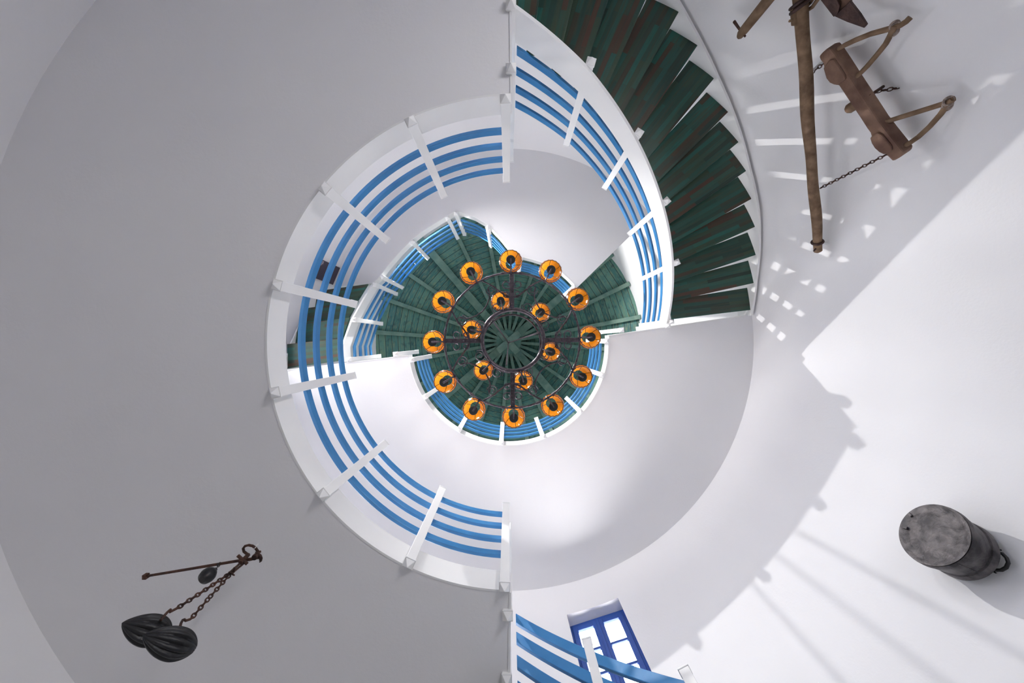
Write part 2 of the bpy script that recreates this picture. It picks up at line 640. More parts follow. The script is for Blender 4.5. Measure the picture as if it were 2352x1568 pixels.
# ------------------------------------------------------------------ roof
ROOF_N = 24
ZAP, RE = 11.75, 3.30
def roofpt(az, r, dz=0.0):
    z = ZE + (ZAP - ZE) * (1 - r / 3.004)
    return polar(az, r, z + dz)
RAZ = [10.8 + 15 * k for k in range(ROOF_N)]
def build_roof():
    root = bpy.data.objects.new('ceiling', None)
    root.location = (0, 0, ZE + CZ)
    COL.objects.link(root)
    struct(root)
    b = MB()
    sl = math.hypot(3.004, ZAP - ZE) / 3.004
    RR = [0.02, 1.0, 2.0, RE]
    for k in range(ROOF_N):
        a0, a1 = RAZ[k], RAZ[k] + 15
        for r0, r1 in zip(RR, RR[1:]):
            # boards run straight between two rafters
            b.add([roofpt(a0, r0), roofpt(a1, r0), roofpt(a1, r1), roofpt(a0, r1)], [(0, 1, 2, 3)],
                  [[(k + 0.02, r0 * sl), (k + 0.98, r0 * sl), (k + 0.98, r1 * sl), (k + 0.02, r1 * sl)]])
            b.add([roofpt(a0, r0, .06), roofpt(a1, r0, .06), roofpt(a1, r1, .06), roofpt(a0, r1, .06)], [(0, 3, 2, 1)])
    b.build('roof_boarding', M['boards'], root)
    for k, az in enumerate(RAZ):
        big = k in (2, 8, 14, 20)
        a = math.radians(az)
        t = Vector((math.sin(a), math.cos(a), 0))      # horizontal, across the rafter
        r0, r1 = (0.0, 3.0) if big else (0.36, 3.0)
        h = 0.16 if big else 0.11
        mb = MB()
        rs = [0.0, 0.42, 1.2, 2.1, r1] if big else [r0, 1.2, 2.1, r1]
        vs = []
        for r in rs:
            w = (0.105 if big else 0.043) if r < 1.3 else (0.085 if big else 0.047)
            p = roofpt(az, max(r, 0.42))
            p = p if r >= 0.42 else polar(az, r, roofpt(az, 0.42).z - CZ)
            top = p + Vector((0, 0, -0.003))
            bot = p + Vector((0, 0, -h * 1.5 - (0.02 if (big and k in (2, 14)) else 0)))
            vs += [bot - t * w, bot + t * w, top + t * w, top - t * w]
        fs = [(0, 1, 2, 3)]
        m = len(rs)
        for i in range(m - 1):
            for q in range(4):
                q2 = (q + 1) % 4
                fs.append((i * 4 + q, (i + 1) * 4 + q, (i + 1) * 4 + q2, i * 4 + q2))
        fs.append(tuple((m - 1) * 4 + q for q in (3, 2, 1, 0)))
        mb.add(vs, fs)
        mb.build('tie_beam' if big else 'rafter', M['rafter'], root, bevel=0.006)
    hb = MB()
    zc = roofpt(0, 0.42).z - 0.17
    hb.lathe((-0.03, 0.05, zc), (0, 0, 1), [(0.001, 0), (0.41, 0), (0.41, 0.06), (0.001, 0.06)], 40)
    hb.build('hub_disc', M['hub'], root, smooth=40)
build_roof()

# ------------------------------------------------------------------ gallery slabs
Z1, Z2, Z3 = 2.4, 5.1, 6.15
TH = 0.21
H1C, H1R = Vector((13 * Z1 / F, 2 * Z1 / F)), 567 * Z1 / F
H2C, H2R = Vector((0.0, 8 * Z2 / F)), 229 * Z2 / F

def slab(name, inner, outer, z):
    b = MB()
    n = len(inner)
    vs = [Vector((p[0], p[1], z + CZ)) for p in inner] + [Vector((p[0], p[1], z + CZ)) for p in outer]
    vs += [v + Vector((0, 0, TH)) for v in vs]
    fs = []
    for i in range(n - 1):
        fs.append((i, i + 1, n + i + 1, n + i))
        fs.append((2 * n + i, 3 * n + i, 3 * n + i + 1, 2 * n + i + 1))
        fs.append((i, 2 * n + i, 2 * n + i + 1, i + 1))
        fs.append((n + i, n + i + 1, 3 * n + i + 1, 3 * n + i))
    fs.append((0, n, 3 * n, 2 * n))
    fs.append((n - 1, 2 * n - 1 + 0, 4 * n - 1, 3 * n - 1))
    b.add(vs, fs)
    return struct(b.build(name, M['plaster'], smooth=30))

def arc(c, R, a0, a1, n):
    return [(c[0] + R * math.cos(math.radians(a0 + (a1 - a0) * i / n)), c[1] - R * math.sin(math.radians(a0 + (a1 - a0) * i / n))) for i in range(n + 1)]
def wallarc(a0, a1, n, z, off=-0.03):
    out = []
    for i in range(n + 1):
        p = wallaz(a0 + (a1 - a0) * i / n, z, off)
        out.append((p.x, p.y))
    return out
NS = 72
s1_in = arc(H1C, H1R + 0.014, 90.4, 269.3, NS)
s1_out = wallarc(90.9, 268.9, NS, Z1)
slab('ceiling', s1_in, s1_out, Z1)
s2_in = arc(H2C, H2R + 0.014, 186.0, 365.2, NS)
s2_out = wallarc(187.0, 366.6, NS, Z2, -0.02)
slab('ceiling', s2_in, s2_out, Z2)
# third gallery: edge traced along its rim, in plan
S3PX = [(858, 650), (868, 641), (890, 612), (916, 582), (944, 553), (972, 531), (1008, 508), (1044, 487), (1056, 487), (1090, 499), (1121, 517),
        (1148, 545), (1173, 576), (1183, 587), (1201, 591), (1222, 596), (1244, 603), (1266, 612), (1287, 623), (1306, 640), (1324, 659)]
S3 = [((x - CX) / F * Z3, (y - CY) / F * Z3) for x, y in S3PX]
def densify(pts, step=0.08):
    out = []
    for a, b in zip(pts, pts[1:]):
        L = math.hypot(b[0] - a[0], b[1] - a[1])
        k = max(1, int(L / step))
        for i in range(k):
            out.append((a[0] + (b[0] - a[0]) * i / k, a[1] + (b[1] - a[1]) * i / k))
    out.append(pts[-1])
    return out
S3d = densify(S3)
s3_out = []
for i in range(len(S3d)):
    x, y = S3d[i]
    t = i / (len(S3d) - 1)
    az = 166.0 + (39.8 - 166.0) * t
    p = wallaz(az, Z3, -0.03)
    s3_out.append((p.x, p.y))
# keep the slab edge 14 mm behind the fascia
def shift(pts, d, side):
    pv = [Vector((p[0], p[1], 0)) for p in pts]
    return [((p + n * d).x, (p + n * d).y) for p, n in zip(pv, normals(pv, side))]
S3s = shift(S3d, -0.014, 1)
slab('ceiling', S3s, s3_out, Z3)

def to3(pts, z):
    return [Vector((p[0], p[1], z + CZ)) for p in pts]

def trim(idx, path, side, h0, h1, t=0.013):
    b = MB()
    b.sweep(path, -t, 0.0, h0, h1, side)
    return struct(b.build('trim_%d' % idx, M['paint'], smooth=30))

# ------------------------------------------------------------------ balustrades
RAILS = [0.335, 0.545, 0.760, 0.972]
def post_mesh(p, tang, nrm, h0=-0.012, h1=1.15, w=0.064, d=0.060):
    b = MB()
    t, n = tang.normalized(), nrm.normalized()
    z = Vector((0, 0, 1))
    c = p + n * (0.001 + d / 2)
    b.box(c + z * (h0 + h1) / 2, t * w / 2, n * d / 2, z * (h1 - h0) / 2)
    b.box(c + z * (h1 + 0.006), t * (w / 2 + 0.004), n * (d / 2 + 0.004), z * 0.006)
    b.box(c + z * (h0 - 0.006), t * (w / 2 + 0.004), n * (d / 2 + 0.004), z * 0.006)
    q = c + z * (h0 - 0.012)
    a, e = t * w / 2, n * d / 2
    b.add([q - a - e, q + a - e, q + a + e, q - a + e, q - z * 0.045], [(0, 1, 2, 3), (0, 4, 1), (1, 4, 2), (2, 4, 3), (3, 4, 0)])
    return b

def along(path, s):
    """point and tangent at fraction s of the plan length"""
    L = [0.0]
    for a, b in zip(path, path[1:]):
        L.append(L[-1] + math.hypot(b.x - a.x, b.y - a.y))
    d = s * L[-1]
    for i in range(len(path) - 1):
        if d <= L[i + 1] + 1e-9:
            t = (d - L[i]) / max(1e-9, L[i + 1] - L[i])
            p = path[i].lerp(path[i + 1], t)
            tg = path[i + 1] - path[i]
            tg.z = 0
            return p, tg.normalized()
    tg = path[-1] - path[-2]
    tg.z = 0
    return path[-1].copy(), tg.normalized()

def nearest_s(path, x, y):
    best, bs = 1e9, 0
    L = [0.0]
    for a, b in zip(path, path[1:]):
        L.append(L[-1] + math.hypot(b.x - a.x, b.y - a.y))
    for i, (a, b) in enumerate(zip(path, path[1:])):
        d = Vector((b.x - a.x, b.y - a.y))
        l2 = d.length_squared
        t = 0 if l2 == 0 else max(0, min(1, ((x - a.x) * d.x + (y - a.y) * d.y) / l2))
        q = Vector((a.x + d.x * t, a.y + d.y * t))
        e = (q.x - x) ** 2 + (q.y - y) ** 2
        if e < best:
            best, bs = e, (L[i] + (L[i + 1] - L[i]) * t) / L[-1]
    return bs

def balustrade(name, label, path, side, posts, extra=None, rails=RAILS, rh=0.062, ph=1.15):
    mid = path[len(path) // 2]
    root = thing(name, mid, label, 'railing')
    for h in rails:
        b = MB()
        b.sweep(path, 0.004, 0.032, h, h + rh, side)
        b.build('rail', M['blue'], root, smooth=30, bevel=0.004)
    for s in posts:
        p, tg = along(path, s)
        n = Vector((-tg.y, tg.x, 0)) * side
        post_mesh(p, tg, n, h1=ph).build('post', M['paint'], root, bevel=0.003)
    if extra:
        for (pth, pp, sr) in extra:
            for h in (rails if sr else []):
                b = MB()
                b.sweep(pth, -0.024, 0.004, h, h + 0.062, side)
                b.build('rail', M['blue'], root, bevel=0.004)
            for (p, tg, n) in pp:
                post_mesh(p, tg, n).build('post', M['paint'], root, bevel=0.003)
    return root

# first gallery (half ring on the left)
p1 = to3(arc(H1C, H1R, 91.0, 268.8, 80), Z1)
def side_run(az, r0, r1, z, flip=1):
    a = polar(az, r0, z)
    b = polar(az, r1, z)
    t = (b - a).normalized()
    n = Vector((-t.y, t.x, 0)) * flip
    return a, b, t, n
def px_s(path, pts, z):
    return [nearest_s(path, (x - CX) / F * z, (y - CY) / F * z) for x, y in pts]
trim(1, p1, -1, -0.004, 0.20)
ex = []
for az, sg in ((90.1, 1), (269.2, -1)):
    a, b, t, n = side_run(az, 1.66, 2.20, Z1)
    nn = Vector((1, 0, 0))
    pp = [(polar(az, 1.76, Z1) + Vector((-0.012, 0, 0)), Vector((0, 1, 0)), nn), (polar(az, 2.17, Z1) + Vector((-0.012, 0, 0)), Vector((0, 1, 0)), nn)]
    ex.append((([b, a] if sg > 0 else [a, b]), pp, True))
balustrade('gallery_balustrade', 'large curved railing with four blue rails and white posts on the lowest gallery, left half',
           p1, -1, [0.006] + px_s(p1, [(943, 277), (744, 431), (631, 653), (624, 903), (739, 1138), (937, 1298)], Z1) + [0.994], ex)

# second gallery (half ring at the bottom)
p2 = to3(arc(H2C, H2R, 187.0, 364.0, 70), Z2)
trim(2, p2, -1, -0.004, 0.20)
ex = []
for az, sg in ((186.6, 1), (5.6, -1)):
    a, b, t, n = side_run(az, 1.42, 2.2, Z2)
    nn = Vector((0, -1, 0))
    tt = (b - a).normalized()
    nn = Vector((-tt.y, tt.x, 0))
    if nn.y > 0:
        nn = -nn
    pp = [(polar(az, 1.56, Z2) + nn * -0.02, tt, nn), (polar(az, 2.20, Z2) + nn * -0.02, tt, nn)]
    ex.append((([b, a] if sg > 0 else [a, b]), pp, False))
balustrade('gallery_balustrade', 'curved railing with pale blue rails below the chandelier, half ring opening towards the top',
           p2, -1, [0.008] + px_s(p2, [(981, 908), (1055, 985), (1151, 1020), (1246, 1000), (1334, 946), (1387, 862)], Z2) + [0.992], ex)

# third gallery
p3 = to3(S3d, Z3)
trim(3, p3, 1, -0.004, 0.185)
balustrade('gallery_balustrade', 'small bent railing with dark blue rails on the topmost gallery, above the chandelier',
           p3, 1, px_s(p3, [(877, 636), (940, 549), (1026, 497), (1048, 486), (1124, 520), (1197, 591), (1321, 656)], Z3))
# bare edges of the slabs between rim and wall
def edge_trim(idx, a, b, side, z):
    tr = MB()
    tr.sweep([Vector((a[0], a[1], z + CZ)), Vector((b[0], b[1], z + CZ))], 0.001, 0.014, -0.006, 0.215, side)
    struct(tr.build('trim_%d' % idx, M['paint']))
edge_trim(4, S3s[-1], s3_out[-1], 1, Z3)
edge_trim(5, s3_out[0], S3s[0], 1, Z3)
edge_trim(6, s2_in[-1], s2_out[-1], -1, Z2)
edge_trim(7, s2_out[0], s2_in[0], -1, Z2)
edge_trim(8, s1_in[0], s1_out[0], -1, Z1)
edge_trim(9, s1_in[-1], s1_out[-1], 1, Z1)

# ------------------------------------------------------------------ staircases
RI = 2.22
def make_stairs(label, back, front_w, zb, zs_in, zs_out, a_lo, a_hi, rt_off=0.045):
    """back: azimuth of each tread's rear edge; zb(az): height of the underside; zs_*: stringer undersides"""
    azm = (a_lo + a_hi) / 2
    root = thing('staircase', polar(azm, 2.8, zb(azm)), label, 'staircase')
    for a in back:
        z = zb(a)
        b = MB()
        pts = []
        sg = 1 if front_w > 0 else -1
        for aa, ai in ((a + front_w, a + front_w + 1.5 * sg), (a, a)):
            pts.append((polar(ai, RI + 0.028, z), wallaz(aa, z, rt_off)))
        (i0, o0), (i1, o1) = pts
        up = Vector((0, 0, 0.036))
        L = (o0 - i0).length
        wo, wi = (o0 - o1).length, (i0 - i1).length
        k = random.random() * 9
        vs = [i0, o0, o1, i1]
        b.add(vs + [v + up for v in vs],
              [(0, 1, 2, 3), (4, 7, 6, 5), (0, 4, 5, 1), (1, 5, 6, 2), (2, 6, 7, 3), (3, 7, 4, 0)],
              [[(k, k + wi), (k + L, k + wo), (k + L, k), (k, k)], [(k, k + wi), (k, k), (k + L, k), (k + L, k + wo)],
               [(k, k), (k, k + .04), (k + L, k + .04), (k + L, k)], [(k, k), (k, k + .04), (k + wo, k + .04), (k + wo, k)],
               [(k, k), (k, k + .04), (k + L, k + .04), (k + L, k)], [(k, k), (k, k + .04), (k + wi, k + .04), (k + wi, k)]])
        b.build('tread', M['tread'], root, bevel=0.003)
    n = int(abs(a_hi - a_lo) / 1.5)
    b = MB()
    pth = [polar(a_hi + (a_lo - a_hi) * i / n, RI, zs_in(a_hi + (a_lo - a_hi) * i / n)) for i in range(n + 1)]
    b.sweep(pth, -0.027, 0.0, 0.0, 0.275, -1)
    b.build('inner_stringer', M['paint'], root, smooth=30)
    if zs_out:
        b = MB()
        pth = []
        for i in range(n + 1):
            a = a_hi + (a_lo - a_hi) * i / n
            z = zs_out(a)
            p = wallaz(a, z, rt_off - 0.002)
            pth.append(p)
        b.sweep(pth, -0.026, 0.0, 0.0, 0.30, -1)
        b.build('outer_stringer', M['paint'], root, smooth=30)
    return root

# flight from the first to the second gallery (top right)
tips = [(63.6, 1549.7, 16.8), (58.3, 1595, 94), (52.8, 1635, 170.5), (47.0, 1668.5, 247.5), (41.6, 1694, 317.6), (36.3, 1713, 385),
        (31.0, 1726, 450), (25.5, 1735, 515), (19.8, 1737.5, 580), (13.9, 1733.6, 645.3), (7.9, 1727, 711)]
ZT = [(a, wallpt(x, y, 0.045).z - CZ) for a, x, y in tips]
ZT += [(69.0, ZT[0][1] - 0.178), (74.4, ZT[0][1] - 0.356), (79.8, ZT[0][1] - 0.534), (85.2, ZT[0][1] - 0.712)]
ZI = []
for x, y in ((1185, 10), (1351, 152), (1462, 313), (1525, 468), (1548, 605), (1535, 743)):
    r = math.hypot(x - CX, y - CY)
    ZI.append((math.degrees(math.atan2(CY - y, x - CX)), RI * F / r))
zi1 = lambda a: lin(ZI, a)
zb1 = lambda a: min(lin(ZT, a), zi1(a) + 0.205)
ZO = []
for x, y in ((1552, 0), (1586, 58), (1647, 176), (1721, 380), (1743, 477), (1746, 560), (1739, 640), (1728.5, 719)):
    ZO.append((math.degrees(math.atan2(CY - y, x - CX)), wallpt(x, y, 0.045).z - CZ))
zo1 = lambda a: lin(ZO, a)
make_stairs('open spiral flight of dark green and brown treads between white stringers, upper right',
            [a for a, _ in sorted(ZT)], 5.2, zb1, zi1, zo1, 6.6, 89.0)
pth = [polar(88.4 + (6.8 - 88.4) * i / 60, RI, zi1(88.4 + (6.8 - 88.4) * i / 60)) for i in range(61)]
balustrade('stair_railing', 'long curving stair railing with four blue rails beside the dark treads at upper right',
           pth, -1, [nearest_s(pth, polar(a, RI, 0).x, polar(a, RI, 0).y) for a in (73.6, 58.0, 41.7, 25.3)] + [0.995], None, [0.36, 0.575, 0.79, 1.0], 0.072)

# flight from the ground to the first gallery (bottom right, mostly below the frame)
zs0 = lambda a: 2.02 - 0.0338 * (a + 88.0)
make_stairs('lowest flight of dark wooden treads curving down from the first gallery, bottom right',
            [-88.0 + 5.5 * k for k in range(16)], -4.95, lambda a: zs0(a) + 0.17, zs0, lambda a: zs0(a) + 0.06, -88.5, -2.0)
pth = [polar(-88.5 + (-4.0 + 88.5) * i / 60, RI, zs0(-88.5 + (-4.0 + 88.5) * i / 60)) for i in range(61)]
balustrade('stair_railing', 'bright blue stair railing in front of the blue window, bottom right',
           pth, 1, [nearest_s(pth, polar(a, RI, 0).x, polar(a, RI, 0).y) for a in (-75.3, -61.8, -48.5, -35, -21.5, -8)], None, [0.30, 0.50, 0.71, 0.90], 0.10, 1.09)

# short straight flight from the second to the third gallery (left)
root = thing('staircase', P(740, 750, 5.6), 'short flight of four green treads beneath the topmost gallery, seen behind the lowest railing', 'staircase')
ST2 = [((659, 846), (776, 829), (659, 790), (789, 776)), ((676, 789), (787, 776), (686, 743), (803, 729)),
       ((699, 742), (802, 729), (706, 707), (822, 691)), ((716, 707), (821, 691), (728, 668), (845, 652))]
for k, (a, b_, c, d) in enumerate(ST2):
    z = 5.33 + 0.185 * k
    b = MB()
    q = []
    for (x, y) in (a, b_, d, c):
        q.append(P(x, y, z))
    up = Vector((0, 0, 0.042))
    L, w = (q[1] - q[0]).length, (q[3] - q[0]).length
    kk = random.random() * 9
    b.add(q + [v + up for v in q], [(0, 1, 2, 3), (4, 7, 6, 5), (0, 4, 5, 1), (1, 5, 6, 2), (2, 6, 7, 3), (3, 7, 4, 0)],
          [[(kk, kk), (kk + L, kk), (kk + L, kk + w), (kk, kk + w)]] + [[(kk, kk), (kk, kk + .04), (kk + L, kk + .04), (kk + L, kk)]] * 5)
    b.build('tread', M['tread'], root, bevel=0.003)
def st2path(n=14):
    pts = [(788, 831, 5.1), (786.5, 797, 5.22), (810, 733, 5.52), (833, 692, 5.78), (858, 651, 6.12)]
    return [P(*p) for p in pts]
sp = st2path()
b = MB()
b.sweep(sp, -0.026, 0.0, 0.0, 0.26, 1)
b.build('inner_stringer', M['paint'], root, smooth=30)
b = MB()
b.sweep([P(650, 846, 5.22), P(668, 790, 5.4), P(690, 743, 5.58), P(708, 700, 5.8), P(722, 668, 5.96)], -0.02, 0.0, 0.0, 0.25, 1)
b.build('outer_stringer', M['paint'], root, smooth=30)
balustrade('stair_railing', 'short stair railing with four blue rails between two galleries, left of the chandelier',
           [p.copy() for p in sp], 1, [nearest_s(sp, P(811, 734, 5.5).x, P(811, 734, 5.5).y), 0.985], None, [0.33, 0.545, 0.76, 0.97])

# ------------------------------------------------------------------ chandelier
ZC = 4.25
CC = (1176.5, 781.5)
def chandelier():
    c = P(CC[0], CC[1], ZC)
    root = thing('chandelier', c, 'round black wrought iron chandelier with eighteen orange glass lamps hanging under the roof', 'chandelier')
    def cp(th, rpx, dz=0.0, ccx=CC[0], ccy=CC[1]):
        a = math.radians(th)
        return P(ccx + rpx * math.cos(a), ccy - rpx * math.sin(a), ZC + dz)
    k = ZC / F
    b = MB()
    b.ring(c, 155 * k, 0.0115, 120, 8)
    for i in range(24):     # forged collars on the outer ring
        th = 7.5 + i * 15
        b.tube([cp(th - 1.6, 155), cp(th, 155.2), cp(th + 1.6, 155)], 0.017, 8)
    b.build('outer_ring', M['iron'], root, smooth=50)
    b = MB()
    ci = P(1178, 781, ZC)
    b.ring(ci, 70.5 * k, 0.024, 90, 12)
    b.build('inner_ring', M['iron'], root, smooth=50)
    b = MB()
    b.ring(P(1175, 789, ZC + 0.10), 68 * k, 0.011, 90, 8)
    for th in range(0, 360, 45):
        b.tube([cp(th, 70, 0.0), cp(th, 68, 0.1, 1175, 789)], 0.008, 6)
    b.build('upper_ring', M['iron'], root, smooth=50)
    def spiral(cx_, cy_, r0, r1, a0, turns, dz=0.0, n=44):
        rr = lambda i: r0 + (r1 - r0) * (i / n) ** 1.6
        return [P(cx_ + rr(i) * math.cos(math.radians(a0 + 360 * turns * i / n)),
                  cy_ - rr(i) * math.sin(math.radians(a0 + 360 * turns * i / n)), ZC + dz) for i in range(n + 1)]
    for q in range(4):
        th = 90 * q + 0.5
        a = math.radians(th)
        d = Vector((math.cos(a), -math.sin(a), 0))
        t = Vector((-d.y, d.x, 0))
        p0, p1 = cp(th, 72), cp(th, 153)
        m_ = (p0 + p1) / 2
        b = MB()
        b.box(m_, d * (p1 - p0).length / 2, t * 0.026, Vector((0, 0, 0.006)))
        for rp in (84, 112, 140):
            b.lathe(cp(th, rp, -0.008), (0, 0, -1), [(0.011, 0), (0.008, 0.005), (0.001, 0.007)], 10)
        b.build('cross_bar', M['iron'], root, bevel=0.002)
        b = MB()
        for sg in (-1, 1):     # pairs of curls on either side of the bar
            for rp in (128, 106):
                pts = []
                for i in range(22):
                    u = i / 21
                    ang = math.radians(-90 + 330 * u)
                    rr = (9.5 - 5.5 * u * u) * (1.0 if rp > 110 else 0.8)
                    pts.append((rp + rr * math.sin(ang) * 0.9, sg * (5 + 7.0 + rr * math.cos(ang))))
                pts = [(rp - 8, sg * 4)] + pts
                path = []
                for (rr, ss) in pts:
                    px = CC[0] + rr * math.cos(a) + ss * math.sin(a)
                    py = CC[1] - rr * math.sin(a) + ss * math.cos(a)
                    path.append(P(px, py, ZC))
                b.tube(path, 0.008, 6)
        b.build('scroll', M['iron'], root, smooth=50)
    for g in range(8):
        th0 = 45 * g + 0.5
        diag = g % 2 == 1
        if not diag:
            prof = [(-26.5, 153), (-21, 137), (-16, 121), (-9, 106), (0, 99), (9, 106), (16, 121), (21, 137), (26.5, 153)]
        else:
            prof = [(-21, 131), (-19, 117), (-15, 107), (-8, 99), (0, 96), (8, 99), (15, 107), (19, 117), (21, 131)]
        pts = []
        m = len(prof)
        for i in range(m - 1):
            pa, pb_, pc, pd = prof[max(0, i - 1)], prof[i], prof[i + 1], prof[min(m - 1, i + 2)]
            for s in range(5):
                t = s / 5
                f = lambda j: 0.5 * (2 * pb_[j] + (pc[j] - pa[j]) * t + (2 * pa[j] - 5 * pb_[j] + 4 * pc[j] - pd[j]) * t * t + (3 * pb_[j] - pa[j] - 3 * pc[j] + pd[j]) * t ** 3)
                pts.append((f(0), f(1)))
        pts.append(prof[-1])
        b = MB()
        b.tube([cp(th0 + x, r) for x, r in pts], 0.0095 if not diag else 0.008, 7)
        for sg in (-1, 1):
            cxx = CC[0] + (125 if not diag else 82) * math.cos(math.radians(th0 + sg * (22 if not diag else 20)))
            cyy = CC[1] - (125 if not diag else 82) * math.sin(math.radians(th0 + sg * (22 if not diag else 20)))
            b.tube(spiral(cxx, cyy, 12.5 if not diag else 13.0, 2.0, th0 + sg * 100, sg * 1.75), 0.0062, 6)
        b.build('scroll', M['iron'], root, smooth=50)
    # chains up to the hook
    hook = P(1168, 787, 7.9)
    for (x, y) in ((1129, 733), (1240, 763), (1163, 838)):
        b = MB()
        chain(b, P(x, y, ZC + 0.01), hook, 0.018, 0.0045)
        b.build('chain', M['iron'], root, smooth=50)
    b = MB()
    b.ring(hook, 0.045, 0.010, 20, 8, axis=(1, 0.4, 0))
    top = Vector((hook.x * 0.6, hook.y * 0.6, roofpt(0, 0.42).z - 0.26))
    chain(b, hook + Vector((0, 0, 0.04)), top, 0.022, 0.006)
    b.tube([top, top + Vector((0, 0, 0.06))], 0.02, 8)
    b.build('hook', M['iron'], root, smooth=50)
    # lamps
    outer = [(1173, 598), (1082, 625), (1017, 692), (995, 785), (1021, 877), (1088, 941), (1180, 958), (1270, 932), (1336, 865), (1356, 774), (1328, 686), (1265, 621)]
    inner = [(1150, 691), (1242, 717), (1266, 808), (1202, 875), (1110, 851), (1082, 757)]
    proto = None
    for lst, rout, sc in ((outer, 155, 1.0), (inner, 71, 0.86)):
        for (x, y) in lst:
            pos = P(x, y, ZC)
            a = math.atan2(CY - 1 - y + 0.0, x - CC[0])
            th = math.degrees(math.atan2(CC[1] - y, x - CC[0]))
            ring_p = cp(th, rout)
            up = Vector((0, 0, 1))
            arm = MB()
            dirv = (pos - ring_p)
            dirv.z = 0
            base = pos + Vector((0, 0, -0.045))
            arm.tube([ring_p, ring_p + dirv * 0.25 + Vector((0, 0, -0.06)), ring_p + dirv * 0.6 + Vector((0, 0, -0.085)), base + Vector((0, 0, -0.04)), base + Vector((0, 0, -0.012))], 0.0095, 7)
            arm.tube([ring_p + Vector((0, 0, -0.02)), ring_p + Vector((0, 0, 0.02))], 0.016, 8)
            ao = arm.build('lamp_arm', M['iron'], root, smooth=50)
            s = sc
            sh = MB()
            R = 0.131 * s
            prof_o = [(0.118 * s, 0.0), (0.129 * s, 0.02), (R, 0.045), (0.126 * s, 0.085), (0.112 * s, 0.125), (0.092 * s, 0.16), (0.072 * s, 0.185), (0.060 * s, 0.20)]
            n = 54
            vs, fs = [], []
            for rr_, hh_ in prof_o:
                for j in range(n):
                    aa = 2 * pi * j / n
                    lob = 1 + 0.018 * math.cos(18 * aa)
                    vs.append(pos + Vector((rr_ * lob * math.cos(aa), rr_ * lob * math.sin(aa), hh_ * s)))
            for i in range(len(prof_o) - 1):
                for j in range(n):
                    j2 = (j + 1) % n
                    fs.append((i * n + j, i * n + j2, (i + 1) * n + j2, (i + 1) * n + j))
            sh.add(vs, fs)
            so = sh.build('lamp_shade', M['shade'], None, smooth=60)
            so.parent = ao
            so.matrix_parent_inverse = Matrix.Identity(4)
            wi = MB()
            off = random.random() * 60
            for j in range(6):
                aa = math.radians(off + 60 * j)
                wi.tube([pos + Vector((math.cos(aa) * (r_ * 0.985), math.sin(aa) * (r_ * 0.985), h_ * s - 0.002)) for r_, h_ in prof_o], 0.003, 5)
            pts = [pos + Vector((0.119 * s * (1 + 0.03 * math.cos(18 * 2 * pi * j / n)) * math.cos(2 * pi * j / n), 0.119 * s * (1 + 0.03 * math.cos(18 * 2 * pi * j / n)) * math.sin(2 * pi * j / n), 0.0)) for j in range(n + 1)]
            wi.tube(pts, 0.0042, 5)
            pts = [pos + Vector((R * (1 + 0.022 * math.cos(18 * 2 * pi * j / n)) * math.cos(2 * pi * j / n), R * (1 + 0.022 * math.cos(18 * 2 * pi * j / n)) * math.sin(2 * pi * j / n), 0.045)) for j in range(n + 1)]
            wi.tube(pts, 0.0042, 5)
            wo = wi.build('wire_cage', M['iron'], None, smooth=60)
            so2 = MB()
            so2.lathe(pos + Vector((0, 0, -0.058)), (0, 0, 1), [(0.001, 0), (0.046 * s, 0.0), (0.052 * s, 0.012), (0.050 * s, 0.03), (0.03 * s, 0.05), (0.026 * s, 0.10), (0.001, 0.105)], 24)
            ko = so2.build('socket', M['black'], None, smooth=50)
            for o in (wo, ko):
                o.parent = ao
                o.matrix_parent_inverse = Matrix.Identity(4)
    return root

def chain(b, a, e, half, r, sag=0.0):
    a, e = Vector(a), Vector(e)
    L = (e - a).length
    n = max(2, int(L / (half * 1.45)))
    d = (e - a).normalized()
    u0 = d.orthogonal().normalized()
    for i in range(n):
        t = (i + 0.5) / n
        c = a.lerp(e, t) - Vector((0, 0, sag * 4 * t * (1 - t)))
        u = u0 if i % 2 == 0 else d.cross(u0)
        ax = d.cross(u)
        b.ring(c, half * 0.55, r, 10, 5, axis=ax, sx=1.65, up=d)
chandelier()

# ------------------------------------------------------------------ plough, yoke and chains on the right-hand wall
def flatpoly(b, pts, p0, n, thick, off=0.0):
    q = [planept(x, y, p0, n) + n * off for x, y in pts]
    b.prism(q, n * thick)

